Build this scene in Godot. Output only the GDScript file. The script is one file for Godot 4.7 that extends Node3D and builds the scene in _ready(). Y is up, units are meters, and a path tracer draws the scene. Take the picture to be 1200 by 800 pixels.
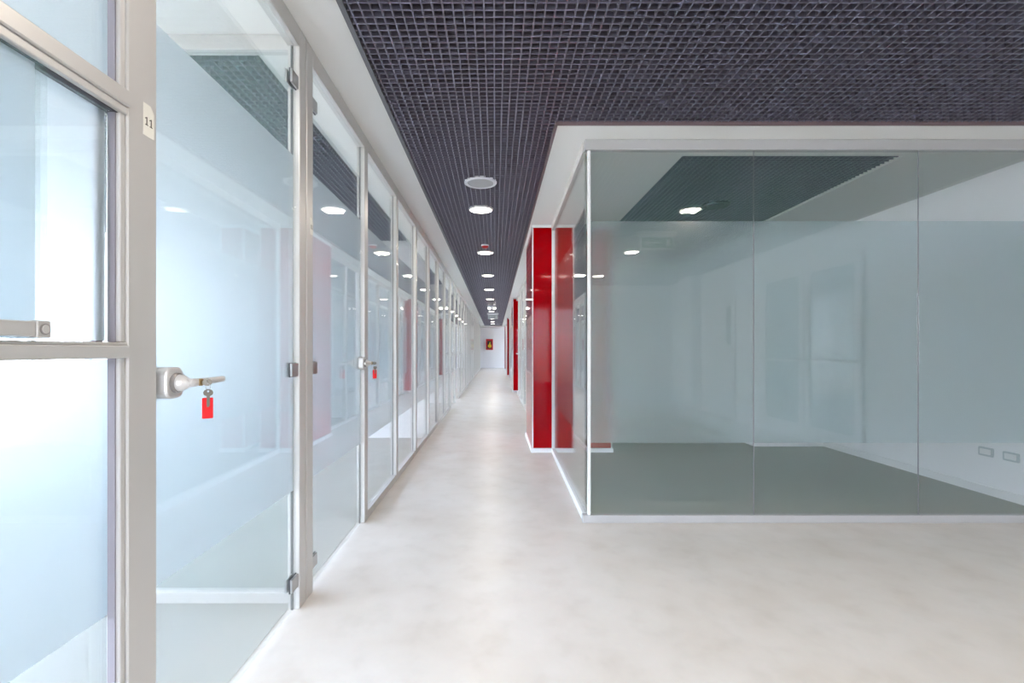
extends Node3D
# Scene axes used in this script: x to the right, y up, d = distance ahead of the camera (Godot z = -d).

const EYE := 1.22
const LX := -0.92        # corridor face of the left partition
const LTOP := 2.735      # left soffit
const RTOP := 2.70       # right soffit
const GRID := 2.716      # underside of the cell ceiling
const CELL := 0.0452
const FILM_LO := 0.56
const FILM_HI := 2.13

var cache := {}
var taken := {}
var M := {}

func _ready():
	setup_camera()
	setup_light()
	make_materials()
	build_shell()
	build_ceilings()
	build_left_partition()
	build_offices()
	build_meeting_room()
	build_columns()
	build_right_partition()
	build_front_hall()
	build_fittings()

# ---------------------------------------------------------------- camera, sky, exposure
func setup_camera():
	var cam := Camera3D.new()
	cam.name = "camera"
	cam.projection = Camera3D.PROJECTION_FRUSTUM
	cam.near = 0.05
	cam.far = 200.0
	var px := 0.05 / 570.0
	cam.size = 800.0 * px
	cam.frustum_offset = Vector2(19.5 * px, 9.5 * px)
	cam.position = Vector3(0, EYE, 0)
	add_child(cam)
	cam.current = true

func setup_light():
	var we := WorldEnvironment.new()
	we.name = "world_environment"
	var e := Environment.new()
	e.background_mode = Environment.BG_SKY
	var sky := Sky.new()
	var sm := ProceduralSkyMaterial.new()
	sm.sky_top_color = Color(0.72, 0.82, 0.96)
	sm.sky_horizon_color = Color(0.91, 0.94, 0.98)
	sm.ground_bottom_color = Color(0.62, 0.62, 0.62)
	sm.ground_horizon_color = Color(0.80, 0.82, 0.85)
	sm.sky_energy_multiplier = 1.0
	sky.sky_material = sm
	e.sky = sky
	e.background_energy_multiplier = 36.0
	e.ambient_light_source = Environment.AMBIENT_SOURCE_BG
	e.tonemap_mode = Environment.TONE_MAPPER_LINEAR
	e.tonemap_exposure = 1.0
	e.sdfgi_enabled = true
	e.ssao_enabled = true
	e.ssil_enabled = true
	we.environment = e
	add_child(we)

# ---------------------------------------------------------------- helpers
func V(x: float, y: float, d: float) -> Vector3:
	return Vector3(x, y, -d)

func numbered(called: String) -> String:
	if not taken.has(called):
		taken[called] = 0
		return called
	taken[called] += 1
	return "%s_%03d" % [called, taken[called]]

func tag(o: Node, label := "", category := "", group := "", kind := ""):
	if label != "": o.set_meta("label", label)
	if category != "": o.set_meta("category", category)
	if group != "": o.set_meta("group", group)
	if kind != "": o.set_meta("kind", kind)
	return o

func thing(called: String, label: String, category: String, at := Vector3.ZERO, group := "") -> Node3D:
	var o := Node3D.new()
	o.name = numbered(called)
	add_child(o)
	o.position = at
	tag(o, label, category, group)
	return o

func part(called: String, mesh: Mesh, m: Material, parent: Node, at := Vector3.ZERO, rot := Vector3.ZERO) -> MeshInstance3D:
	var o := MeshInstance3D.new()
	o.name = numbered(called) if parent == self else called
	o.mesh = mesh
	o.material_override = m
	o.position = at
	o.rotation = rot
	o.cast_shadow = GeometryInstance3D.SHADOW_CASTING_SETTING_ON
	parent.add_child(o, true)
	return o

func struct(called: String, mesh: Mesh, m: Material, at := Vector3.ZERO) -> MeshInstance3D:
	var o := MeshInstance3D.new()
	o.name = called
	o.mesh = mesh
	o.material_override = m
	o.position = at
	add_child(o, true)
	o.set_meta("kind", "structure")
	return o

func new_st() -> SurfaceTool:
	var st := SurfaceTool.new()
	st.begin(Mesh.PRIMITIVE_TRIANGLES)
	return st

# convex polygon turned away from the point c
func face(st: SurfaceTool, pts: Array, c: Vector3):
	var n: Vector3 = (pts[1] - pts[0]).cross(pts[2] - pts[0])
	if n.length() < 1e-12: return
	n = n.normalized()
	var mid := Vector3.ZERO
	for p in pts: mid += p
	mid /= pts.size()
	var q := pts.duplicate()
	if n.dot(mid - c) < 0.0:
		n = -n
	else:
		q.reverse()
	for i in range(1, q.size() - 1):
		for p in [q[0], q[i], q[i + 1]]:
			st.set_normal(n)
			st.add_vertex(p)

func add_box(st: SurfaceTool, lo: Vector3, hi: Vector3, b := 0.0):
	var c := (lo + hi) * 0.5
	var h := (hi - lo) * 0.5
	for ax in 3:
		var u := (ax + 1) % 3
		var v := (ax + 2) % 3
		for s in [-1.0, 1.0]:
			var pts := []
			for k in [[-1, -1], [1, -1], [1, 1], [-1, 1]]:
				var p := Vector3.ZERO
				p[ax] = s * h[ax]
				p[u] = k[0] * (h[u] - b)
				p[v] = k[1] * (h[v] - b)
				pts.append(c + p)
			face(st, pts, c)
	if b <= 0.0: return
	for ax in 3:
		var u := (ax + 1) % 3
		var v := (ax + 2) % 3
		for su in [-1.0, 1.0]:
			for sv in [-1.0, 1.0]:
				var pts := []
				for k in [[-1, 0], [1, 0], [1, 1], [-1, 1]]:
					var p := Vector3.ZERO
					p[ax] = k[0] * (h[ax] - b)
					p[u] = su * (h[u] - (b if k[1] == 1 else 0.0))
					p[v] = sv * (h[v] - (b if k[1] == 0 else 0.0))
					pts.append(c + p)
				face(st, pts, c)
	for sx in [-1.0, 1.0]:
		for sy in [-1.0, 1.0]:
			for sz in [-1.0, 1.0]:
				var k := Vector3(sx, sy, sz)
				face(st, [c + k * (h - Vector3(0, b, b)), c + k * (h - Vector3(b, 0, b)), c + k * (h - Vector3(b, b, 0))], c)

# box mesh about its own centre, shared by size
func box(sx: float, sy: float, sz: float, b := 0.0) -> Mesh:
	var key := "%.4f,%.4f,%.4f,%.4f" % [sx, sy, sz, b]
	if not cache.has(key):
		var st := new_st()
		var h := Vector3(sx, sy, sz) * 0.5
		add_box(st, -h, h, b)
		cache[key] = st.commit()
	return cache[key]

# box part between two corners given as x, y, d
func span(called: String, a: Array, z: Array, m: Material, parent: Node, b := 0.0) -> MeshInstance3D:
	var lo := V(a[0], a[1], a[2])
	var hi := V(z[0], z[1], z[2])
	var s := (hi - lo).abs()
	var o := part(called, box(s.x, s.y, s.z, b), m, parent, (lo + hi) * 0.5)
	if parent is Node3D and parent != self:
		o.position -= parent.position
	return o

# lathe about y: profile of [radius, height]
func lathe(profile: Array, seg := 32, smooth := true) -> Mesh:
	var st := new_st()
	for i in profile.size() - 1:
		var a: Array = profile[i]
		var b: Array = profile[i + 1]
		var dr: float = b[0] - a[0]
		var dy: float = b[1] - a[1]
		for k in seg:
			var t0 := TAU * k / seg
			var t1 := TAU * (k + 1) / seg
			var ring := []
			for q in [[a, t0], [a, t1], [b, t1], [b, t0]]:
				var r: float = q[0][0]
				var n := Vector3(dy * cos(q[1]), -dr, dy * sin(q[1])).normalized()
				ring.append([Vector3(r * cos(q[1]), q[0][1], r * sin(q[1])), n])
			for tri in [[0, 1, 2], [0, 2, 3]]:
				var p0: Vector3 = ring[tri[0]][0]
				var p1: Vector3 = ring[tri[1]][0]
				var p2: Vector3 = ring[tri[2]][0]
				var g := (p1 - p0).cross(p2 - p0)
				if g.length() < 1e-14: continue
				var order := [tri[0], tri[1], tri[2]]
				var nn: Vector3 = ring[tri[0]][1] + ring[tri[1]][1]
				if g.dot(nn) > 0.0: order = [tri[0], tri[2], tri[1]]
				for j in order:
					st.set_normal(ring[j][1])
					st.add_vertex(ring[j][0])
	return st.commit()

func disc_mesh(r: float, h: float, bev: float, seg := 40) -> Mesh:   # centred, axis y
	return lathe([[0.0, -h / 2], [r - bev, -h / 2], [r, -h / 2 + bev], [r, h / 2 - bev], [r - bev, h / 2], [0.0, h / 2]], seg)

# tube along a list of points with a radius at each
func tube(pts: Array, radii: Array, seg := 14) -> Mesh:
	var st := new_st()
	var rings := []
	for i in pts.size():
		var a: Vector3 = pts[max(i - 1, 0)]
		var b: Vector3 = pts[min(i + 1, pts.size() - 1)]
		var t := (b - a).normalized()
		var ref := Vector3.UP if absf(t.y) < 0.9 else Vector3.RIGHT
		var u := t.cross(ref).normalized()
		var w := t.cross(u).normalized()
		var ring := []
		for k in seg:
			var n := u * cos(TAU * k / seg) + w * sin(TAU * k / seg)
			ring.append([pts[i] + n * radii[i], n])
		rings.append(ring)
	for i in pts.size() - 1:
		for k in seg:
			var q := [rings[i][k], rings[i][(k + 1) % seg], rings[i + 1][(k + 1) % seg], rings[i + 1][k]]
			for tri in [[0, 1, 2], [0, 2, 3]]:
				var order: Array = tri
				var g: Vector3 = (q[tri[1]][0] - q[tri[0]][0]).cross(q[tri[2]][0] - q[tri[0]][0])
				if g.dot(q[tri[0]][1]) > 0.0: order = [tri[0], tri[2], tri[1]]
				for j in order:
					st.set_normal(q[j][1])
					st.add_vertex(q[j][0])
	for e in [0, pts.size() - 1]:
		var ring := []
		for v in rings[e]: ring.append(v[0])
		var inner: Vector3 = pts[1] if e == 0 else pts[pts.size() - 2]
		face(st, ring, inner)
	return st.commit()

# rounded plate: outline in the local y-z plane, thickness along x
func rounded_plate(w: float, h: float, r: float, t: float, bev: float) -> Mesh:
	var st := new_st()
	var rows := []
	for lv in [[-t / 2, 0.0], [t / 2 - bev, 0.0], [t / 2 - bev * 0.3, bev * 0.3], [t / 2, bev]]:
		var ring := []
		for c in [[1, 1, 0], [-1, 1, 1], [-1, -1, 2], [1, -1, 3]]:
			for k in 6:
				var a: float = (c[2] + k / 5.0) * PI / 2
				ring.append(Vector3(lv[0], c[1] * (h / 2 - r) + sin(a) * (r - lv[1]), c[0] * (w / 2 - r) + cos(a) * (r - lv[1])))
		rows.append(ring)
	for i in rows.size() - 1:
		for k in 24:
			face(st, [rows[i][k], rows[i][(k + 1) % 24], rows[i + 1][(k + 1) % 24], rows[i + 1][k]], Vector3.ZERO)
	face(st, rows[0], Vector3.ZERO)
	face(st, rows[3], Vector3.ZERO)
	return st.commit()

# ---------------------------------------------------------------- materials
func mat(c: Color, rough := 0.6, metal := 0.0) -> StandardMaterial3D:
	var m := StandardMaterial3D.new()
	m.albedo_color = c
	m.roughness = rough
	m.metallic = metal
	return m

func noise_tex(freq: float, octaves: int, seed_: int, stops: Array, size := 512) -> NoiseTexture2D:
	var n := FastNoiseLite.new()
	n.seed = seed_
	n.noise_type = FastNoiseLite.TYPE_SIMPLEX_SMOOTH
	n.frequency = freq
	n.fractal_type = FastNoiseLite.FRACTAL_FBM
	n.fractal_octaves = octaves
	var t := NoiseTexture2D.new()
	t.width = size
	t.height = size
	t.seamless = true
	t.noise = n
	var g := Gradient.new()
	var off := PackedFloat32Array()
	var col := PackedColorArray()
	for s in stops:
		off.append(s[0])
		col.append(s[1])
	g.offsets = off
	g.colors = col
	t.color_ramp = g
	return t

func make_materials():
	M.paint = mat(Color(0.90, 0.895, 0.88), 0.7)
	M.paint_wall = mat(Color(0.91, 0.91, 0.915), 0.7)
	M.white_trim = mat(Color(0.88, 0.88, 0.88), 0.45)
	M.alu = mat(Color(0.785, 0.775, 0.76), 0.40, 0.3)
	M.rail_grey = mat(Color(0.70, 0.695, 0.695), 0.45, 0.15)
	M.alu_dark = mat(Color(0.66, 0.60, 0.63), 0.45, 0.2)
	M.seal = mat(Color(0.25, 0.25, 0.27), 0.6)
	M.bead_seal = mat(Color(0.56, 0.54, 0.57), 0.6)
	M.steel = mat(Color(0.72, 0.72, 0.72), 0.28, 0.75)
	M.handle = mat(Color(0.83, 0.82, 0.81), 0.32, 0.35)
	M.handle_ring = mat(Color(0.55, 0.53, 0.52), 0.35, 0.4)
	M.brass = mat(Color(0.62, 0.52, 0.36), 0.35, 0.7)
	M.key = mat(Color(0.50, 0.48, 0.44), 0.5, 0.5)
	M.red_tag = mat(Color(0.86, 0.06, 0.09), 0.35)
	M.grid = mat(Color(0.48, 0.465, 0.525), 0.30, 0.45)
	M.plenum = mat(Color(0.14, 0.14, 0.15), 0.9)
	M.edge_grey = mat(Color(0.42, 0.42, 0.44), 0.5)
	M.edge_brown = mat(Color(0.46, 0.39, 0.40), 0.5)
	M.paper = mat(Color(0.88, 0.87, 0.83), 0.8)
	M.ink = mat(Color(0.16, 0.13, 0.10), 0.8)
	M.red = mat(Color(0.58, 0.0, 0.018), 0.04)
	M.red.metallic_specular = 0.21
	M.red_cabinet = mat(Color(0.72, 0.05, 0.08), 0.4)
	M.yellow = mat(Color(0.85, 0.72, 0.08), 0.5)
	M.dark = mat(Color(0.12, 0.13, 0.12), 0.5)
	M.door_panel = mat(Color(0.60, 0.66, 0.68), 0.1)
	M.socket = mat(Color(0.72, 0.75, 0.76), 0.4)
	M.speaker = mat(Color(0.72, 0.72, 0.73), 0.6)
	M.grille = mat(Color(0.30, 0.31, 0.34), 0.45, 0.4)
	M.sign_green = mat(Color(0.10, 0.42, 0.28), 0.5)
	M.sign_pale = mat(Color(0.70, 0.72, 0.74), 0.5)
	M.sign_white = mat(Color(0.86, 0.86, 0.88), 0.5)
	# clear sheet glass with a faint green body colour
	M.glass = mat(Color(0.52, 0.74, 0.69, 0.05), 0.0)
	M.glass.transparency = BaseMaterial3D.TRANSPARENCY_ALPHA
	M.window_glass = mat(Color(0.8, 0.85, 0.85, 0.04), 0.0)
	M.window_glass.transparency = BaseMaterial3D.TRANSPARENCY_ALPHA
	# frosted film: scatters what passes, part of it white
	M.film = mat(Color(0.925, 0.957, 0.98, 0.18), 0.52)
	M.film.refraction_enabled = true
	M.film.refraction_scale = 0.045
	M.film.transparency = BaseMaterial3D.TRANSPARENCY_ALPHA
	M.film_room = mat(Color(0.90, 0.95, 0.97, 0.09), 0.22)
	M.film_room.refraction_enabled = true
	M.film_room.refraction_scale = 0.045
	M.film_room.transparency = BaseMaterial3D.TRANSPARENCY_ALPHA
	M.lamp = mat(Color(1, 1, 1), 0.5)
	M.lamp.emission_enabled = true
	M.lamp.emission = Color(1.0, 0.97, 0.92)
	M.lamp.emission_energy_multiplier = 12.0
	M.floor_grey = mat(Color(0.64, 0.635, 0.61), 0.5)
	# poured resin floor: pale beige grey with cloudy trowel marks
	M.floor = mat(Color(1, 1, 1), 0.38)
	M.floor.albedo_texture = noise_tex(0.006, 5, 7, [[0.0, Color(0.82, 0.79, 0.755)], [0.4, Color(0.845, 0.82, 0.79)], [0.6, Color(0.85, 0.828, 0.80)], [1.0, Color(0.87, 0.85, 0.828)]], 1024)
	M.floor.uv1_triplanar = true
	M.floor.uv1_world_triplanar = true
	M.floor.uv1_scale = Vector3(0.3, 0.3, 0.3)
	M.floor.detail_enabled = true
	M.floor.detail_blend_mode = BaseMaterial3D.BLEND_MODE_MUL
	M.floor.detail_uv_layer = BaseMaterial3D.DETAIL_UV_1
	M.floor.detail_albedo = noise_tex(0.03, 4, 21, [[0.0, Color(0.96, 0.957, 0.952)], [0.45, Color(0.99, 0.99, 0.99)], [1.0, Color(1, 1, 1)]], 512)
	M.floor.roughness_texture = noise_tex(0.012, 3, 5, [[0.0, Color(0.8, 0.8, 0.8)], [1.0, Color(1, 1, 1)]], 512)

# ---------------------------------------------------------------- shell
func build_shell():
	var st := new_st()
	add_box(st, V(-5.9, -0.2, 33.0), V(4.5, 0.0, -7.0))
	struct("floor", st.commit(), M.floor)
	# outer wall of the offices, with a window band
	wall_with_windows("wall_left", -5.85, -5.6, 33.0, -7.0, 0.60, 2.66, [[-4.4, -2.3], [-2.2, -0.1], [0.3, 2.1], [2.7, 5.1], [5.4, 6.6], [7.0, 9.0], [9.2, 11.0], [11.4, 13.5], [13.9, 16.0], [16.4, 18.5], [18.9, 21.0], [21.4, 23.5], [23.9, 26.0], [26.4, 28.5], [28.9, 31.0]])
	# outer wall on the right: glazed exit in the hall, windows far down
	wall_with_windows("wall_right", 4.14, 4.4, 33.0, -7.0, 0.0, 2.35, [[10.5, 12.0], [16.0, 17.5], [24.0, 25.5], [29.9, 31.3]])
	# wall behind the camera with a wide window
	var b := new_st()
	add_box(b, V(-0.976, 0, -4.5), V(4.14, 0.12, -4.75))
	add_box(b, V(-0.976, 2.6, -4.5), V(4.14, 3.3, -4.75))
	for s in [[-0.976, -0.85], [0.95, 4.14]]:
		add_box(b, V(s[0], 0.12, -4.5), V(s[1], 2.6, -4.75))
	add_box(b, V(-5.6, 0, -4.5), V(-0.976, 3.3, -4.75))
	var wb := struct("wall_back", b.commit(), M.paint_wall)
	span("window_frame", [0.12, 0.12, -4.66], [0.18, 2.6, -4.60], M.white_trim, wb)
	span("pane", [-0.85, 0.12, -4.634], [0.12, 2.6, -4.626], M.window_glass, wb)
	span("pane", [0.18, 0.12, -4.634], [0.95, 2.6, -4.626], M.window_glass, wb)
	# end wall of the corridor
	var f := new_st()
	add_box(f, V(-5.6, 0, 32.2), V(4.14, 3.3, 33.0))
	struct("wall_front", f.commit(), M.paint_wall)
	var sl := new_st()
	add_box(sl, V(-5.9, 3.3, 33.0), V(4.5, 3.5, -7.0))
	struct("ceiling_slab", sl.commit(), M.plenum).name = "ceiling_1"

func wall_with_windows(called: String, x0: float, x1: float, d0: float, d1: float, lo: float, hi: float, openings: Array):
	var st := new_st()
	add_box(st, V(x0, hi, d0), V(x1, 3.3, d1))
	if lo > 0.0: add_box(st, V(x0, 0, d0), V(x1, lo, d1))
	var at := d1
	var xm := (x0 + x1) / 2
	for o in openings:
		add_box(st, V(x0, lo, at), V(x1, hi, o[0]))
		at = o[1]
	add_box(st, V(x0, lo, at), V(x1, hi, d0))
	var w := struct(called, st.commit(), M.paint_wall)
	for o in openings:
		if lo == 0.0 and o[0] < 2.0: continue
		var f := new_st()
		for e in [[o[0], o[0] + 0.05], [o[1] - 0.05, o[1]], [(o[0] + o[1]) / 2 - 0.03, (o[0] + o[1]) / 2 + 0.03]]:
			add_box(f, V(xm - 0.03, lo, e[0]), V(xm + 0.03, hi, e[1]))
		for e in [[lo, lo + 0.05], [hi - 0.05, hi]]:
			add_box(f, V(xm - 0.03, e[0], o[0]), V(xm + 0.03, e[1], o[1]))
		part("window_frame", f.commit(), M.white_trim, w)
		part("pane", box(0.008, hi - lo - 0.1, o[1] - o[0] - 0.1), M.window_glass, w, V(xm, (lo + hi) / 2, (o[0] + o[1]) / 2))

# ---------------------------------------------------------------- ceilings
func slab(st: SurfaceTool, x0: float, x1: float, d0: float, d1: float, y: float):
	add_box(st, V(x0, y, d1), V(x1, y + 0.10, d0))

func build_ceilings():
	# plaster soffits
	var st := new_st()
	slab(st, LX - 0.02, -0.682, -6.75, 30.5, LTOP)
	struct("trim_1", st.commit(), M.paint).set_meta("label", "pale plaster soffit strip above the left glass partition")
	var r := new_st()
	slab(r, 0.412, 4.14, 3.215, 3.72, RTOP)
	slab(r, 0.412, 1.43, 3.72, 8.8, RTOP)
	slab(r, 3.13, 4.14, 3.72, 8.8, RTOP)
	slab(r, 1.43, 3.13, 8.3, 8.8, RTOP)
	slab(r, 0.412, 4.14, 8.8, 32.2, RTOP)
	struct("trim_2", r.commit(), M.paint).set_meta("label", "white plaster soffit around the glass meeting room")
	var e := new_st()
	slab(e, -0.94, 0.42, 30.5, 32.2, 2.66)
	struct("trim_3", e.commit(), M.paint)
	# edge angles of the cell field
	var a := new_st()
	add_box(a, V(-0.682, 2.712, 30.5), V(-0.658, 2.78, -6.75))
	struct("trim_4", a.commit(), M.edge_grey)
	var b := new_st()
	add_box(b, V(0.397, RTOP - 0.002, 30.5), V(0.4115, 2.76, 3.20))
	add_box(b, V(0.397, RTOP - 0.002, 3.2145), V(4.14, 2.76, 3.20))
	struct("trim_5", b.commit(), M.edge_brown)
	# open cell grid: blades both ways
	var c := Node3D.new()
	c.name = "ceiling_2"
	add_child(c)
	c.set_meta("kind", "structure")
	c.set_meta("label", "dark grey open cell ceiling of thin crossed blades over hall and corridor")
	var rest := new_st()
	var H := 0.036
	var T := 0.0066
	# blades along the corridor: hall and corridor in one length where they run through
	var n := 0
	var x := -0.658 + 0.02
	while x < 4.12:
		var far := 30.5 if x < 0.39 else 3.20
		var o := part("blade", box(T, H, far + 6.75), M.grid, c, V(x, GRID + H / 2, (far - 6.75) / 2))
		n += 1
		x += CELL
	# blades across
	var d := 3.185
	while d > -6.7:
		if d > 1.9:
			part("blade", box(4.78, H, T), M.grid, c, V((4.13 - 0.66) / 2, GRID + H / 2 - 0.0005, d))
		else:
			add_box(rest, V(-0.66, GRID - 0.0005, d + T / 2), V(4.13, GRID + H - 0.0005, d - T / 2))
		d -= CELL
	d = 3.185 + CELL
	while d < 30.48:
		if n < 200:
			part("blade", box(1.05, H, T), M.grid, c, V(-0.132, GRID + H / 2 - 0.0005, d))
			n += 1
		else:
			add_box(rest, V(-0.66, GRID - 0.0005, d + T / 2), V(0.393, GRID + H - 0.0005, d - T / 2))
		d += CELL
	var ro := part("blade_field", rest.commit(), M.grid, c)
	ro.set_meta("kind", "stuff")
	# meeting room field
	var m := Node3D.new()
	m.name = "ceiling_3"
	add_child(m)
	m.set_meta("kind", "structure")
	m.set_meta("label", "dark open cell ceiling field inside the glass meeting room")
	x = 1.43 + 0.02
	while x < 3.12:
		part("blade", box(T, H, 4.58), M.grid, m, V(x, GRID + H / 2, 6.01))
		x += CELL
	d = 3.735
	while d < 8.29:
		part("blade", box(1.70, H, T), M.grid, m, V(2.28, GRID + H / 2 - 0.0005, d))
		d += CELL
	# office fields
	var k := Node3D.new()
	k.name = "ceiling_4"
	add_child(k)
	k.set_meta("kind", "structure")
	k.set_meta("label", "dark open cell ceiling inside the offices behind the left partition")
	var os := new_st()
	x = -1.24
	while x > -5.0:
		add_box(os, V(x - T / 2, GRID, 30.5), V(x + T / 2, GRID + H, 2.5))
		x -= CELL
	d = 2.52
	while d < 30.4:
		add_box(os, V(-5.0, GRID - 0.0005, d + T / 2), V(-1.22, GRID + H - 0.0005, d - T / 2))
		d += CELL
	part("blade_field", os.commit(), M.grid, k).set_meta("kind", "stuff")
	var s := new_st()
	slab(s, -5.6, -0.94, -6.75, 2.48, LTOP)
	slab(s, -1.22, -0.94, 2.48, 30.5, LTOP)
	slab(s, -5.6, -5.02, 2.48, 30.5, LTOP)
	slab(s, -5.6, -0.94, 30.5, 32.2, LTOP)
	struct("ceiling_5", s.commit(), M.paint)

# ---------------------------------------------------------------- left partition
const DOOR_BAYS := [0, 1, 8, 9, 16, 17]

func bay_d(k: int) -> float:
	return 1.27 + 1.1 * k

func post_half(k: int) -> float:
	return 0.084 if k in [1, 9, 17] else (0.052 if k == 0 else 0.043)

func post(k: int, parent: Node, x_face: float, side: float, d: float, hw: float, top: float):
	# outer bar pair with a narrow groove between
	var st := new_st()
	var x1 := x_face
	var x0 := x_face + side * 0.056
	var lo := minf(x0, x1)
	var hi := maxf(x0, x1)
	if hw > 0.06:
		add_box(st, V(lo, 0, d - 0.006), V(hi, top, d - hw), 0.003)
		add_box(st, V(lo, 0, d + hw), V(hi, top, d + 0.006), 0.003)
		add_box(st, V(lo - side * 0.008 if side < 0 else lo + 0.008, 0, d + 0.006), V(hi - 0.008 if side < 0 else hi, top, d - 0.006))
	else:
		add_box(st, V(lo, 0, d + hw), V(hi, top, d - hw), 0.003)
	var o := part("post", st.commit(), M.alu, parent, -parent.position)
	# rubber line beside the face
	var s := new_st()
	var xs := x_face + side * 0.030
	add_box(s, V(minf(xs, xs + side * 0.010), 0.0, d - hw), V(maxf(xs, xs + side * 0.010), top, d - hw - 0.006))
	add_box(s, V(minf(xs, xs + side * 0.010), 0.0, d + hw + 0.006), V(maxf(xs, xs + side * 0.010), top, d + hw))
	part("seal", s.commit(), M.seal, o)

func pane_pair(parent: Node, xg: float, side: float, y0: float, y1: float, d0: float, d1: float, film_lo := FILM_LO, film_hi := FILM_HI):
	var g := part("glass", box(0.010, y1 - y0, d1 - d0, 0.001), M.glass, parent, V(xg, (y0 + y1) / 2, (d0 + d1) / 2) - parent.position)
	var a := maxf(y0 + 0.002, film_lo)
	var b := minf(y1 - 0.002, film_hi)
	if b > a:
		part("frosted_film", box(0.0012, b - a, d1 - d0 - 0.004), M.film, parent, V(xg + side * 0.0062, (a + b) / 2, (d0 + d1) / 2) - parent.position)

func build_left_partition():
	var ordinal := ["first", "second", "third", "fourth", "fifth", "sixth", "seventh", "eighth"]
	var seen := 0
	for k in range(-5, 27):
		var d0 := bay_d(k)
		var d1 := bay_d(k + 1)
		var a := d0 + post_half(k)
		var b := d1 - post_half(k + 1)
		if k in DOOR_BAYS:
			var which: String = {0: "nearest glass door", 1: "second glass door", 8: "third glass door", 9: "fourth glass door", 16: "fifth glass door", 17: "sixth glass door"}[k]
			var f := thing("door_frame", "aluminium frame around the %s of the left corridor wall" % which, "door frame", V(LX, 0, d0), "aluminium door frames")
			post(k, f, LX, -1.0, d0, post_half(k), LTOP - 0.001)
			span("top_rail", [LX - 0.056, LTOP - 0.09, a], [LX, LTOP - 0.001, b], M.alu, f, 0.003)
			build_door(k, a, b, which)
			continue
		if k == -1:
			build_service_window(d0, a, b)
			continue
		var label := "clear glass panel of the left wall behind the camera position"
		var group := "fixed glass panels of the left corridor wall"
		if k >= 2:
			var base := "second" if k < 8 else ("fourth" if k < 16 else "sixth")
			label = "%s fixed frosted glass panel beyond the %s glass door, left wall" % [ordinal[(k - 2) % 8], base]
			if k >= 18: label = "%s fixed frosted glass panel beyond the sixth glass door, far left" % ["first", "second", "third", "fourth", "fifth", "sixth", "seventh", "eighth", "ninth"][k - 18]
		var p := thing("glass_partition", label, "partition", V(LX, 0, d0), group)
		post(k, p, LX, -1.0, d0, post_half(k), LTOP - 0.001)
		span("top_rail", [LX - 0.056, LTOP - 0.09, a], [LX, LTOP - 0.001, b], M.alu, p, 0.003)
		span("base_rail", [LX - 0.056, 0, a], [LX, 0.055, b], M.alu, p, 0.003)
		pane_pair(p, LX - 0.030, -1.0, 0.056, LTOP - 0.091, a + 0.001, b - 0.001, FILM_LO, FILM_HI if k >= 0 else 0.0)

func build_door(k: int, a: float, b: float, which: String):
	var near_handle: bool = k % 2 == 0        # pairs share the hinge post
	var xg := LX - 0.022
	var hinge := b if near_handle else a
	var door := thing("glass_door", "frosted %s, lever handle %s, left corridor wall" % [which, "at its near edge" if near_handle else "at its far edge"], "door", V(xg, 0, hinge), "frosted glass doors of the left corridor wall")
	pane_pair(door, xg, -1.0, 0.012, LTOP - 0.094, a + 0.004, b - 0.004)
	if k > 1:
		for y in [0.14, 1.126, 2.47]:
			hinge_plate(door, hinge, y, -1.0 if near_handle else 1.0)
		lever(door, a + 0.06 if near_handle else b - 0.06, 1.0 if near_handle else -1.0, xg)
		return
	for y in [0.14, 1.126, 2.47]:
		hinge_plate(door, hinge, y, -1.0 if near_handle else 1.0)
	lever(door, a + 0.055 if near_handle else b - 0.055, 1.0 if near_handle else -1.0, xg)

func hinge_plate(door: Node3D, hinge: float, y: float, s: float):
	# clamp on the glass: outer plate, inner plate, barrel toward the post
	var hp := part("hinge", box(0.012, 0.062, 0.07, 0.002), M.steel, door, V(0.012, y, s * 0.038))
	part("inner_plate", box(0.010, 0.062, 0.07, 0.002), M.steel, hp, Vector3(-0.024, 0, 0))
	part("gasket", box(0.004, 0.066, 0.074), M.seal, hp, Vector3(-0.0065, 0, 0))

func lever(door: Node3D, d: float, s: float, xg: float):
	# s: +1 the lever points away from the camera. Built on both faces of the leaf.
	for side in [1.0, -1.0]:
		var at := V(xg + side * 0.005, 1.126, d) - door.position
		var h := part("handle_rose", rounded_plate(0.075, 0.088, 0.022, 0.032, 0.006), M.handle, door, at + Vector3(side * 0.016, 0, 0), Vector3(0, 0.0 if side > 0 else PI, 0))
		var ring := part("ring", disc_mesh(0.028, 0.012, 0.002), M.handle_ring, h, Vector3(0.021, 0, 0), Vector3(0, 0, -PI / 2))
		var z: float = -s * side
		part("neck", lathe([[0.0, 0.0], [0.024, 0.0], [0.0235, 0.008], [0.0195, 0.018], [0.013, 0.028], [0.0115, 0.042], [0.0, 0.048]], 28), M.handle, h, Vector3(0.026, 0, 0), Vector3(0, 0, -PI / 2))
		part("lever", tube([Vector3(0.055, 0, -z * 0.010), Vector3(0.060, 0, z * 0.006), Vector3(0.062, 0, z * 0.03), Vector3(0.062, 0.001, z * 0.09), Vector3(0.061, 0.002, z * 0.157), Vector3(0.061, 0.002, z * 0.163)], [0.0105, 0.0125, 0.0115, 0.0098, 0.0092, 0.006], 18), M.handle, h)
		part("key_cylinder", disc_mesh(0.0105, 0.010, 0.001, 24), M.brass, h, Vector3(0.071, 0, z * 0.026), Vector3(0, 0, -PI / 2))

func key_blade(w: float) -> Mesh:
	var st := new_st()
	add_box(st, Vector3(-0.0012, -0.030, -0.004), Vector3(0.0012, 0.0, 0.004), 0.0004)
	add_box(st, Vector3(-0.0012, -0.033, -0.002), Vector3(0.0012, -0.030, 0.003))
	return st.commit()

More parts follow.
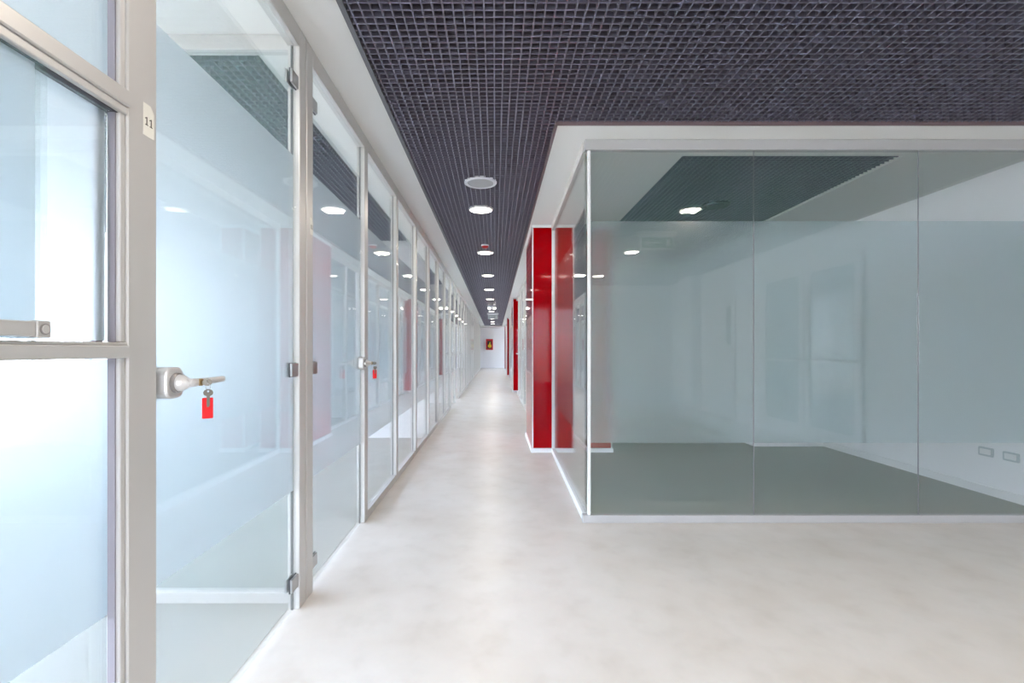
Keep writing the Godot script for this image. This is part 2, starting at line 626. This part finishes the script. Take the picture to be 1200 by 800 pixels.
func key_bow() -> Mesh:
	# flat rounded head with an eye
	var st := new_st()
	var n := 20
	var o := []
	var i := []
	for k in n:
		var a := TAU * k / n
		o.append(Vector2(cos(a) * 0.0125, sin(a) * 0.0105))
		i.append(Vector2(cos(a) * 0.003, 0.004 + sin(a) * 0.003))
	for k in n:
		var q := (k + 1) % n
		for s in [-1.0, 1.0]:
			var x: float = s * 0.0014
			face(st, [Vector3(x, o[k].y, o[k].x), Vector3(x, o[q].y, o[q].x), Vector3(x, i[q].y, i[q].x), Vector3(x, i[k].y, i[k].x)], Vector3.ZERO)
		face(st, [Vector3(-0.0014, o[k].y, o[k].x), Vector3(-0.0014, o[q].y, o[q].x), Vector3(0.0014, o[q].y, o[q].x), Vector3(0.0014, o[k].y, o[k].x)], Vector3.ZERO)
	return st.commit()

func ring_mesh(R: float, r: float) -> Mesh:
	var t := TorusMesh.new()
	t.inner_radius = R - r
	t.outer_radius = R + r
	t.rings = 20
	t.ring_segments = 8
	return t

func key_set(label: String, x: float, d: float, y: float):
	var o := thing("key_set", label, "keys", V(x, y, d), "keys hanging from the door levers")
	var turn := Vector3(0, deg_to_rad(-50), 0)
	var k1 := part("key", key_bow(), M.key, o, Vector3(0.014, 0.0, 0), Vector3(0, deg_to_rad(-65), 0))
	part("key_shank", box(0.012, 0.008, 0.0024, 0.0004), M.key, o, Vector3(0.004, 0, 0))
	part("key_ring", ring_mesh(0.009, 0.0009), M.steel, o, Vector3(0.016, -0.013, 0), Vector3(PI / 2, 0, deg_to_rad(20)))
	var k2 := part("key", key_bow(), M.key, o, Vector3(0.0185, -0.030, 0.003), turn)
	part("key_shank", key_blade(1.0), M.key, k2, Vector3(0, -0.008, 0))
	var t := part("red_tag", rounded_plate(0.028, 0.060, 0.003, 0.003, 0.0005), M.red_tag, o, Vector3(0.0155, -0.0745, 0.001), turn)
	t.set_meta("label", "red plastic key tag")

func sticker(text: String, label: String, d: float, y: float, w: float, h: float, size: float):
	var st := new_st()
	var pts := []
	for q in [[-1, -1], [0.4, -1.02], [1, -1.0], [1, 0.62], [0.35, 1], [-1, 1]]:
		pts.append([q[0] * w / 2, q[1] * h / 2])
	var f := []
	var b := []
	for q in pts:
		f.append(Vector3(0.0008, q[1], -q[0]))
		b.append(Vector3(0.0, q[1], -q[0]))
	var c := Vector3(0.0004, 0, 0)
	face(st, f, c)
	face(st, b, c)
	for k in pts.size():
		var j := (k + 1) % pts.size()
		face(st, [f[k], f[j], b[j], b[k]], c)
	var o := thing("door_number_sticker", label, "sticker", V(LX + 0.0002, y, d), "handwritten door number stickers")
	part("paper", st.commit(), M.paper, o)
	var tm := TextMesh.new()
	tm.text = text
	var sf := SystemFont.new()
	sf.font_names = PackedStringArray(["Droid Serif"])
	sf.font_italic = true
	tm.font = sf
	tm.font_size = 32
	tm.pixel_size = size
	tm.depth = 0.0006
	part("number", tm, M.ink, o, Vector3(0.0011, -0.004, 0), Vector3(0, PI / 2, 0))

func build_service_window(d0: float, a: float, b: float):
	var w := thing("service_window", "aluminium service hatch with sliding frosted panes nearest the camera on left", "window", V(LX, 0, d0))
	post(-1, w, LX, -1.0, d0, 0.043, LTOP - 0.001)
	span("top_rail", [LX - 0.056, LTOP - 0.09, a], [LX, LTOP - 0.001, b], M.alu, w, 0.003)
	span("base_rail", [LX - 0.056, 0, a], [LX, 0.055, b], M.alu, w, 0.003)
	# glazing beads against the post
	for y in [[0.0552, 1.199], [1.239, 1.809], [1.867, LTOP - 0.0905]]:
		span("bead", [LX - 0.030, y[0], b - 0.018], [LX - 0.006, y[1], b], M.alu, w, 0.002)
		span("seal", [LX - 0.034, y[0], b - 0.022], [LX - 0.016, y[1], b - 0.018], M.bead_seal, w)
	# fixed panes above and below
	pane_pair(w, LX - 0.040, -1.0, 1.867, LTOP - 0.091, a + 0.001, b - 0.001)
	pane_pair(w, LX - 0.040, -1.0, 0.056, 1.197, a + 0.001, b - 0.001)
	# head rail with stepped track
	span("head_rail", [LX - 0.070, 1.825, a], [LX + 0.008, 1.866, b + 0.001], M.alu, w, 0.003)
	span("head_track", [LX - 0.062, 1.806, a], [LX + 0.001, 1.825, b], M.alu, w, 0.002)
	span("track_groove", [LX - 0.045, 1.8045, a], [LX - 0.012, 1.806, b], M.seal, w)
	# sill rail
	span("sill_rail", [LX - 0.070, 1.199, a], [LX + 0.006, 1.230, b + 0.001], M.alu, w, 0.003)
	span("sill_track", [LX - 0.062, 1.230, a], [LX + 0.000, 1.238, b], M.alu, w, 0.002)
	# inner jamb channel
	span("jamb", [LX - 0.056, 1.239, b - 0.045], [LX - 0.041, 1.805, b - 0.024], M.alu_dark, w, 0.002)
	# sliding panes: the front one carries a pull bar
	var s1 := thing("sliding_pane", "sliding frosted hatch pane with aluminium pull bar and round lock", "window pane", V(LX, 1.239, a))
	pane_pair(s1, LX - 0.010, -1.0, 1.240, 1.804, a + 0.002, 0.99)
	span("pull_bar", [LX - 0.005, 1.246, a + 0.02], [LX + 0.012, 1.276, 0.962], M.alu, s1, 0.002)
	var lb := span("lock_block", [LX - 0.005, 1.244, 0.962], [LX + 0.014, 1.278, 0.993], M.alu, s1, 0.002)
	part("lock", disc_mesh(0.011, 0.004, 0.001, 28), M.handle_ring, lb, Vector3(0.011, 0, 0), Vector3(0, 0, PI / 2))
	part("lock_core", disc_mesh(0.009, 0.003, 0.001, 28), M.alu, lb, Vector3(0.0125, 0, 0), Vector3(0, 0, PI / 2))
	span("edge_strip", [LX - 0.018, 1.24, 0.99], [LX - 0.004, 1.804, 1.004], M.glass, s1, 0.001)
	var s2 := thing("sliding_pane", "rear frosted hatch pane beside the post numbered 11", "window pane", V(LX - 0.03, 1.239, 0.9))
	pane_pair(s2, LX - 0.030, -1.0, 1.240, 1.804, 0.72, b - 0.026)
	sticker("11", "small paper sticker numbered 11 on the white near post", 1.290, 1.825, 0.040, 0.084, 0.0009)
	sticker("12", "small paper sticker numbered 12 on post between the two glass doors", 2.433, 1.836, 0.036, 0.082, 0.0008)

# ---------------------------------------------------------------- offices
func build_offices():
	# glazed divider next to the hinge post
	var g := thing("office_divider", "frameless glass divider wall behind the nearest frosted glass door", "partition", V(-0.976, 0, 2.36))
	var at := -0.976
	for w in [1.25, 1.15, 1.10, 1.10]:
		var x1: float = at - w
		part("glass", box(w - 0.004, LTOP - 0.13, 0.010, 0.001), M.glass, g, V((at + x1) / 2, 0.055 + (LTOP - 0.13) / 2, 2.36) - g.position)
		at = x1
	span("base_rail", [-5.6, 0, 2.335], [-0.977, 0.054, 2.385], M.alu, g, 0.003)
	span("top_rail", [-5.6, LTOP - 0.075, 2.335], [-0.977, LTOP - 0.001, 2.385], M.alu, g, 0.003)
	span("end_post", [-0.990, 0.055, 2.335], [-0.977, LTOP - 0.076, 2.385], M.alu, g, 0.003)
	# plastered walls between offices
	var n := 1
	for d in [6.77, 11.17, 15.57, 19.97, 24.37]:
		var st := new_st()
		add_box(st, V(-5.6, 0, d + 0.05), V(-0.977, LTOP + 0.06, d - 0.05))
		struct("wall_office_%d" % n, st.commit(), M.paint_wall)
		n += 1
	# grey floor covering in the offices
	var st2 := new_st()
	add_box(st2, V(-5.6, 0.0, 30.8), V(-0.977, 0.003, 0.1))
	struct("floor_3", st2.commit(), M.floor_grey)
	var st3 := new_st()
	add_box(st3, V(-5.6, 0, 30.9), V(-0.95, LTOP, 30.8))
	struct("wall_office_7", st3.commit(), M.paint_wall)

# ---------------------------------------------------------------- meeting room
func build_meeting_room():
	var F := 3.44
	var g := thing("glass_meeting_room", "frosted glass enclosure wall of the meeting room right of the corridor", "partition", V(0.62, 0, F))
	span("base_rail", [0.615, 0, F - 0.02], [4.139, 0.055, F + 0.03], M.rail_grey, g, 0.003)
	span("top_rail", [0.63, RTOP - 0.075, F - 0.02], [4.139, RTOP - 0.001, F + 0.03], M.rail_grey, g, 0.003)
	var xs := [0.672, 1.826, 2.99, 4.139]
	for i in 3:
		var a: float = xs[i] + 0.0015
		var b: float = xs[i + 1] - 0.0015
		var y0 := 0.056
		var y1 := RTOP - 0.076
		part("glass", box(b - a, y1 - y0, 0.010, 0.001), M.glass, g, V((a + b) / 2, (y0 + y1) / 2, F) - g.position)
		part("frosted_film", box(b - a - 0.004, FILM_HI - FILM_LO, 0.0012), M.film_room, g, V((a + b) / 2, (FILM_HI + FILM_LO) / 2, F + 0.0062) - g.position)
	for i in [1, 2]:
		part("joint", box(0.0022, RTOP - 0.132, 0.008), M.bead_seal, g, V(xs[i], RTOP / 2 - 0.01, F) - g.position)
	span("corner_post", [0.650, 0.055, F - 0.014], [0.672, RTOP - 0.076, F + 0.014], M.white_trim, g, 0.003)
	# side run toward the red column, very slightly off the corridor axis
	var p0 := V(0.645, 0, F + 0.03)
	var p1 := V(0.690, 0, 5.765)
	var L := p0.distance_to(p1)
	var th := -atan2(p1.x - p0.x, p0.z - p1.z)
	var mid := (p0 + p1) / 2
	var rot := Vector3(0, th, 0)
	part("base_rail", box(0.05, 0.055, L, 0.003), M.white_trim, g, mid + Vector3(0, 0.0275, 0) - g.position, rot)
	part("top_rail", box(0.05, 0.074, L, 0.003), M.alu, g, mid + Vector3(0, RTOP - 0.038, 0) - g.position, rot)
	part("glass", box(0.010, RTOP - 0.132, L - 0.03, 0.001), M.glass, g, mid + Vector3(0, RTOP / 2 - 0.0105, 0) - g.position, rot)
	part("frosted_film", box(0.0012, FILM_HI - FILM_LO, L - 0.034), M.film_room, g, mid + Vector3(0.0062, (FILM_HI + FILM_LO) / 2, 0) - g.position, rot)
	span("end_post", [0.668, 0.055, 5.735], [0.712, RTOP - 0.076, 5.766], M.white_trim, g, 0.003)
	# grey floor covering of the room
	var fl := new_st()
	add_box(fl, V(0.72, 0.0, 8.7), V(4.1395, 0.003, 3.471))
	struct("floor_2", fl.commit(), M.floor_grey)
	# plastered walls of the room
	var st := new_st()
	add_box(st, V(3.27, 0, 8.8), V(4.14, RTOP, 6.13))
	struct("wall_meeting_1", st.commit(), M.paint_wall)
	var s2 := new_st()
	add_box(s2, V(0.62, 0, 8.9), V(3.27, RTOP + 0.06, 8.7))
	struct("wall_meeting_2", s2.commit(), M.paint_wall)
	# baseboards
	var b1 := new_st()
	add_box(b1, V(4.125, 0, 6.13), V(4.1395, 0.075, F + 0.031), 0.003)
	struct("baseboard_right", b1.commit(), M.white_trim)
	var b2 := new_st()
	add_box(b2, V(3.255, 0, 6.1295), V(4.125, 0.075, 6.115), 0.003)
	add_box(b2, V(3.255, 0, 8.70), V(3.2695, 0.075, 6.13), 0.003)
	struct("baseboard_front", b2.commit(), M.white_trim)
	for q in [[4.10, "far"], [3.90, "near"]]:
		var o := thing("wall_socket", "pale %s wall socket low on the white meeting room wall" % ("left-hand" if q[1] == "far" else "right-hand"), "socket", V(4.1395, 0.36, q[0]), "wall sockets in the meeting room")
		part("plate", rounded_plate(0.125, 0.075, 0.012, 0.010, 0.003), M.socket, o, Vector3(-0.005, 0, 0), Vector3(0, PI, 0))
		part("insert", rounded_plate(0.09, 0.045, 0.006, 0.004, 0.001), M.white_trim, o, Vector3(-0.011, 0, 0), Vector3(0, PI, 0))

# ---------------------------------------------------------------- columns
func column(label: String, x0: float, x1: float, d0: float, d1: float, group: String):
	var c := thing("red_column", label, "column", V((x0 + x1) / 2, 0, (d0 + d1) / 2), group)
	span("plinth", [x0 - 0.012, 0, d0 - 0.012], [x1 + 0.012, 0.052, d1 + 0.012], M.white_trim, c, 0.003)
	span("cap", [x0 - 0.006, RTOP - 0.035, d0 - 0.006], [x1 + 0.006, RTOP - 0.001, d1 + 0.006], M.white_trim, c, 0.002)
	span("front_panel", [x0 + 0.014, 0.053, d0], [x1 - 0.014, RTOP - 0.036, d0 + 0.02], M.red, c, 0.001)
	span("side_panel", [x0, 0.053, d0 + 0.014], [x0 + 0.02, RTOP - 0.036, d1 - 0.014], M.red, c, 0.001)
	span("side_panel", [x1 - 0.02, 0.053, d0 + 0.014], [x1, RTOP - 0.036, d1 - 0.014], M.red, c, 0.001)
	span("core", [x0 + 0.021, 0.053, d0 + 0.021], [x1 - 0.021, RTOP - 0.036, d1 - 0.002], M.dark, c)
	for x in [x0, x1 - 0.0135]:
		span("corner_trim", [x, 0.053, d0], [x + 0.0135, RTOP - 0.036, d0 + 0.0135], M.white_trim, c, 0.002)

func build_columns():
	column("glossy red column abutting the glass meeting room, nearest on the corridor", 0.437, 0.918, 5.77, 6.87, "red columns along the corridor")
	column("glossy red pillar seen through the lower glass inside the meeting room", 1.10, 1.385, 5.77, 6.87, "")
	column("second red column down the corridor, next after the one touching the glass room", 0.50, 0.70, 13.9, 15.0, "red columns along the corridor")
	column("third red column far down the corridor on the right", 0.53, 0.70, 22.4, 23.4, "red columns along the corridor")
	column("last thin red column at the far end of the corridor", 0.56, 0.68, 29.8, 30.6, "red columns along the corridor")

# ---------------------------------------------------------------- right partition beyond the column
func build_right_partition():
	var runs := [[6.90, 13.88], [15.02, 22.38], [23.42, 29.78]]
	var names := ["between the first and second red columns", "between the second and third red columns", "between the third and last red columns"]
	var pos := ["nearest", "second", "third", "fourth", "fifth", "sixth"]
	for r in runs.size():
		var n := 6
		var w: float = (runs[r][1] - runs[r][0]) / n
		for i in n:
			var a: float = runs[r][0] + w * i
			var b := a + w
			var p := thing("glass_partition", "%s frosted glass panel of the right wall %s" % [pos[i], names[r]], "partition", V(0.60, 0, a), "glass panels of the right corridor wall")
			span("post", [0.60, 0, a], [0.656, RTOP - 0.001, a + 0.085], M.alu, p, 0.003)
			span("top_rail", [0.60, RTOP - 0.09, a + 0.086], [0.656, RTOP - 0.001, b - 0.001], M.alu, p, 0.003)
			span("base_rail", [0.60, 0, a + 0.086], [0.656, 0.055, b - 0.001], M.alu, p, 0.003)
			pane_pair(p, 0.63, 1.0, 0.056, RTOP - 0.091, a + 0.087, b - 0.001)
			if i == 4 and r == 0:
				var o := thing("door_lever", "white lever handle on the right wall before the second red column", "door handle", V(0.60, 1.12, 11.85))
				part("rose", rounded_plate(0.075, 0.088, 0.022, 0.03, 0.006), M.handle, o, Vector3(-0.015, 0, 0), Vector3(0, PI, 0))
				part("lever", tube([Vector3(-0.03, 0, 0), Vector3(-0.075, 0, 0), Vector3(-0.085, 0, 0.02), Vector3(-0.085, -0.002, 0.13)], [0.018, 0.012, 0.011, 0.009], 14), M.handle, o)
	var st := new_st()
	add_box(st, V(0.66, 0, 18.8), V(4.14, RTOP, 18.7))
	struct("wall_right_room_1", st.commit(), M.paint_wall)

# ---------------------------------------------------------------- hall behind the camera, seen in the glass
func build_front_hall():
	# glazed exit doors with push bars
	for q in [[-0.60, 0.425, "far"], [0.425, 1.45, "near"]]:
		var o := thing("exit_door", "glazed white exit door leaf with push bar reflected in the meeting room glass, %s leaf" % q[2], "door", V(4.138, 0, q[0]), "glazed exit doors")
		span("stile", [4.09, 0.01, q[0] + 0.01], [4.138, 2.34, q[0] + 0.11], M.white_trim, o, 0.003)
		span("stile", [4.09, 0.01, q[1] - 0.11], [4.138, 2.34, q[1] - 0.01], M.white_trim, o, 0.003)
		span("rail", [4.09, 0.01, q[0] + 0.11], [4.138, 0.22, q[1] - 0.11], M.white_trim, o, 0.003)
		span("rail", [4.09, 2.22, q[0] + 0.11], [4.138, 2.34, q[1] - 0.11], M.white_trim, o, 0.003)
		part("glass", box(0.01, 2.0, q[1] - q[0] - 0.22), M.door_panel, o, V(4.115, 1.22, (q[0] + q[1]) / 2) - o.position)
		part("push_bar", tube([V(4.09, 1.08, q[0] + 0.06) - o.position, V(4.01, 1.08, q[0] + 0.10) - o.position, V(4.01, 1.08, q[1] - 0.10) - o.position, V(4.09, 1.08, q[1] - 0.06) - o.position], [0.02, 0.02, 0.02, 0.02], 12), M.handle, o)
	# plain service door with a vision panel
	var sd := thing("service_door", "plain white service door with small glass slot reflected in the meeting room glass", "door", V(4.139, 0, -1.95))
	span("leaf", [4.115, 0.005, -2.42], [4.138, 2.12, -1.48], M.white_trim, sd, 0.002)
	span("vision_panel", [4.108, 1.30, -1.78], [4.1148, 1.98, -1.62], M.grille, sd, 0.001)
	var pl := new_st()
	add_box(pl, V(3.95, 0, -2.9), V(4.14, 2.74, -3.6))
	struct("wall_pier", pl.commit(), M.paint_wall).name = "wall_right_pier"
	exit_sign("hanging exit sign with arrow, mirrored in the meeting room glass", V(1.97, 2.66, 0.95), 0.41)

func exit_sign(label: String, at: Vector3, w: float, face_mat: Material = M.sign_green):
	var o := thing("exit_sign", label, "sign", at, "hanging exit signs")
	part("housing", box(w + 0.06, 0.055, 0.07, 0.004), M.sign_white, o, Vector3(0, -0.03, 0))
	for sx in [-0.4, 0.4]:
		part("hanger", box(0.01, GRID - at.y + 0.01, 0.01), M.sign_white, o, Vector3(sx * w, (GRID - at.y) / 2, 0))
	part("panel", box(w, 0.16, 0.02, 0.003), M.sign_white, o, Vector3(0, -0.14, 0))
	var f := part("green_face", box(w - 0.03, 0.13, 0.024, 0.001), face_mat, o, Vector3(0, -0.14, 0))
	var a := new_st()
	add_box(a, Vector3(-w * 0.30, -0.008, -0.0135), Vector3(w * 0.10, 0.008, 0.0135))
	for s in [-1.0, 1.0]:
		var p := PackedVector2Array([Vector2(-w * 0.36, 0), Vector2(-w * 0.27, s * 0.036), Vector2(-w * 0.24, s * 0.026), Vector2(-w * 0.305, 0)])
		var c := Vector3(-w * 0.30, s * 0.015, 0)
		for z in [-0.0135, 0.0135]:
			face(a, [Vector3(p[0].x, p[0].y, z), Vector3(p[1].x, p[1].y, z), Vector3(p[2].x, p[2].y, z), Vector3(p[3].x, p[3].y, z)], c)
	part("arrow", a.commit(), M.sign_white, f)
	part("running_figure", box(w * 0.12, 0.09, 0.026, 0.004), M.sign_white, f, Vector3(w * 0.33, 0, 0))

# ---------------------------------------------------------------- ceiling fittings
func downlight(label: String, x: float, d: float, energy: float, group: String, y := GRID):
	var o := thing("downlight", label, "lamp", V(x, y, d), group)
	part("rim", lathe([[0.112, -0.012], [0.122, -0.012], [0.130, -0.004], [0.130, 0.05], [0.112, 0.05], [0.112, -0.012]], 40), M.white_trim, o)
	part("diffuser_light", disc_mesh(0.1115, 0.008, 0.001), M.lamp, o, Vector3(0, -0.006, 0))
	var l := AreaLight3D.new()
	l.name = "light"
	l.area_size = Vector2(0.155, 0.155)
	l.light_energy = energy
	l.light_color = Color(1.0, 0.955, 0.90)

	l.shadow_enabled = true
	l.rotation = Vector3(-PI / 2, 0, 0)
	l.position = Vector3(0, -0.02, 0)
	if "area_range" in l: l.set("area_range", 40.0)
	if "area_attenuation" in l: l.set("area_attenuation", 2.0)
	o.add_child(l)

func build_fittings():
	var ord := ["nearest", "second", "third", "fourth", "fifth", "sixth", "seventh", "eighth", "ninth", "tenth", "eleventh"]
	for i in 11:
		if i == 5: continue
		downlight("%s round lit downlight along the dark corridor ceiling" % ord[i if i < 5 else i - 1], -0.153, 5.19 + 2.30 * i, 1.2, "round corridor downlights")
	for x in [0.16, 2.08]:
		for d in [1.69, -0.54, -2.95]:
			downlight("round lit downlight in hall ceiling above the camera, %s row, %s" % ["left" if x < 1 else "right", "front" if d > 1 else ("middle" if d > -1 else "rear")], x, d, 1.8, "round hall downlights")
	# ceiling speaker, smoke detector, round vent
	var s := thing("ceiling_speaker", "white round ceiling speaker before the nearest corridor downlight", "speaker", V(-0.133, GRID, 4.36))
	part("rim", lathe([[0.118, -0.010], [0.140, -0.010], [0.146, -0.002], [0.146, 0.03], [0.118, 0.03], [0.118, -0.010]], 40), M.sign_white, s)
	part("grille", disc_mesh(0.1175, 0.006, 0.002), M.speaker, s, Vector3(0, -0.004, 0))
	var k := thing("smoke_detector", "small round smoke detector beside the second corridor downlight", "detector", V(-0.148, GRID, 6.95))
	part("base", disc_mesh(0.055, 0.02, 0.004), M.sign_white, k, Vector3(0, -0.010, 0))
	part("dome", lathe([[0.050, -0.020], [0.046, -0.034], [0.030, -0.048], [0.0, -0.052]], 28), M.red_cabinet, k)
	var v := thing("ceiling_vent", "dark round ceiling vent inside the glass meeting room", "vent", V(2.28, GRID, 5.03))
	part("rim", lathe([[0.105, -0.010], [0.135, -0.012], [0.142, -0.002], [0.142, 0.03], [0.105, 0.03], [0.105, -0.010]], 40), M.grille, v)
	part("disc", disc_mesh(0.09, 0.014, 0.004), M.grille, v, Vector3(0, -0.010, 0))
	part("throat", disc_mesh(0.104, 0.004, 0.001), M.plenum, v, Vector3(0, 0.004, 0))
	# twin emergency spots and hanging sign far down
	var e := thing("emergency_light", "twin emergency spotlights on the corridor ceiling before the hanging sign", "lamp", V(-0.12, GRID, 16.69))
	part("housing", box(0.30, 0.06, 0.12, 0.006), M.sign_white, e, Vector3(0, -0.03, 0))
	for sx in [-0.09, 0.09]:
		part("spot_light", disc_mesh(0.05, 0.04, 0.006), M.lamp, e, Vector3(sx, -0.075, 0.03), Vector3(PI / 2, 0, 0))
	exit_sign("white hanging exit sign far down the corridor ceiling", V(-0.09, 2.56, 17.8), 0.36, M.sign_pale)
	# fire cabinet on the end wall
	var c := thing("fire_cabinet", "red framed fire cabinet on the white end wall", "cabinet", V(-0.39, 1.20, 32.2))
	part("frame", box(0.46, 0.72, 0.10, 0.008), M.red_cabinet, c, Vector3(0, 0.36, 0.05))
	part("door_panel", box(0.27, 0.50, 0.02, 0.003), M.dark, c, Vector3(0.0, 0.345, 0.1))
	part("hose_reel", disc_mesh(0.12, 0.03, 0.008), M.yellow, c, Vector3(0.02, 0.26, 0.115), Vector3(PI / 2, 0, 0))
	part("hose_nozzle", tube([Vector3(0.0, 0.34, 0.115), Vector3(0.03, 0.44, 0.12), Vector3(0.05, 0.52, 0.115)], [0.03, 0.035, 0.02], 10), M.yellow, c)
	key_set("key with red tag hanging from the nearest door lever", -0.845, 1.403, 1.126)
	key_set("key with red tag hanging from the second glass door lever", -0.845, 3.346, 1.126)
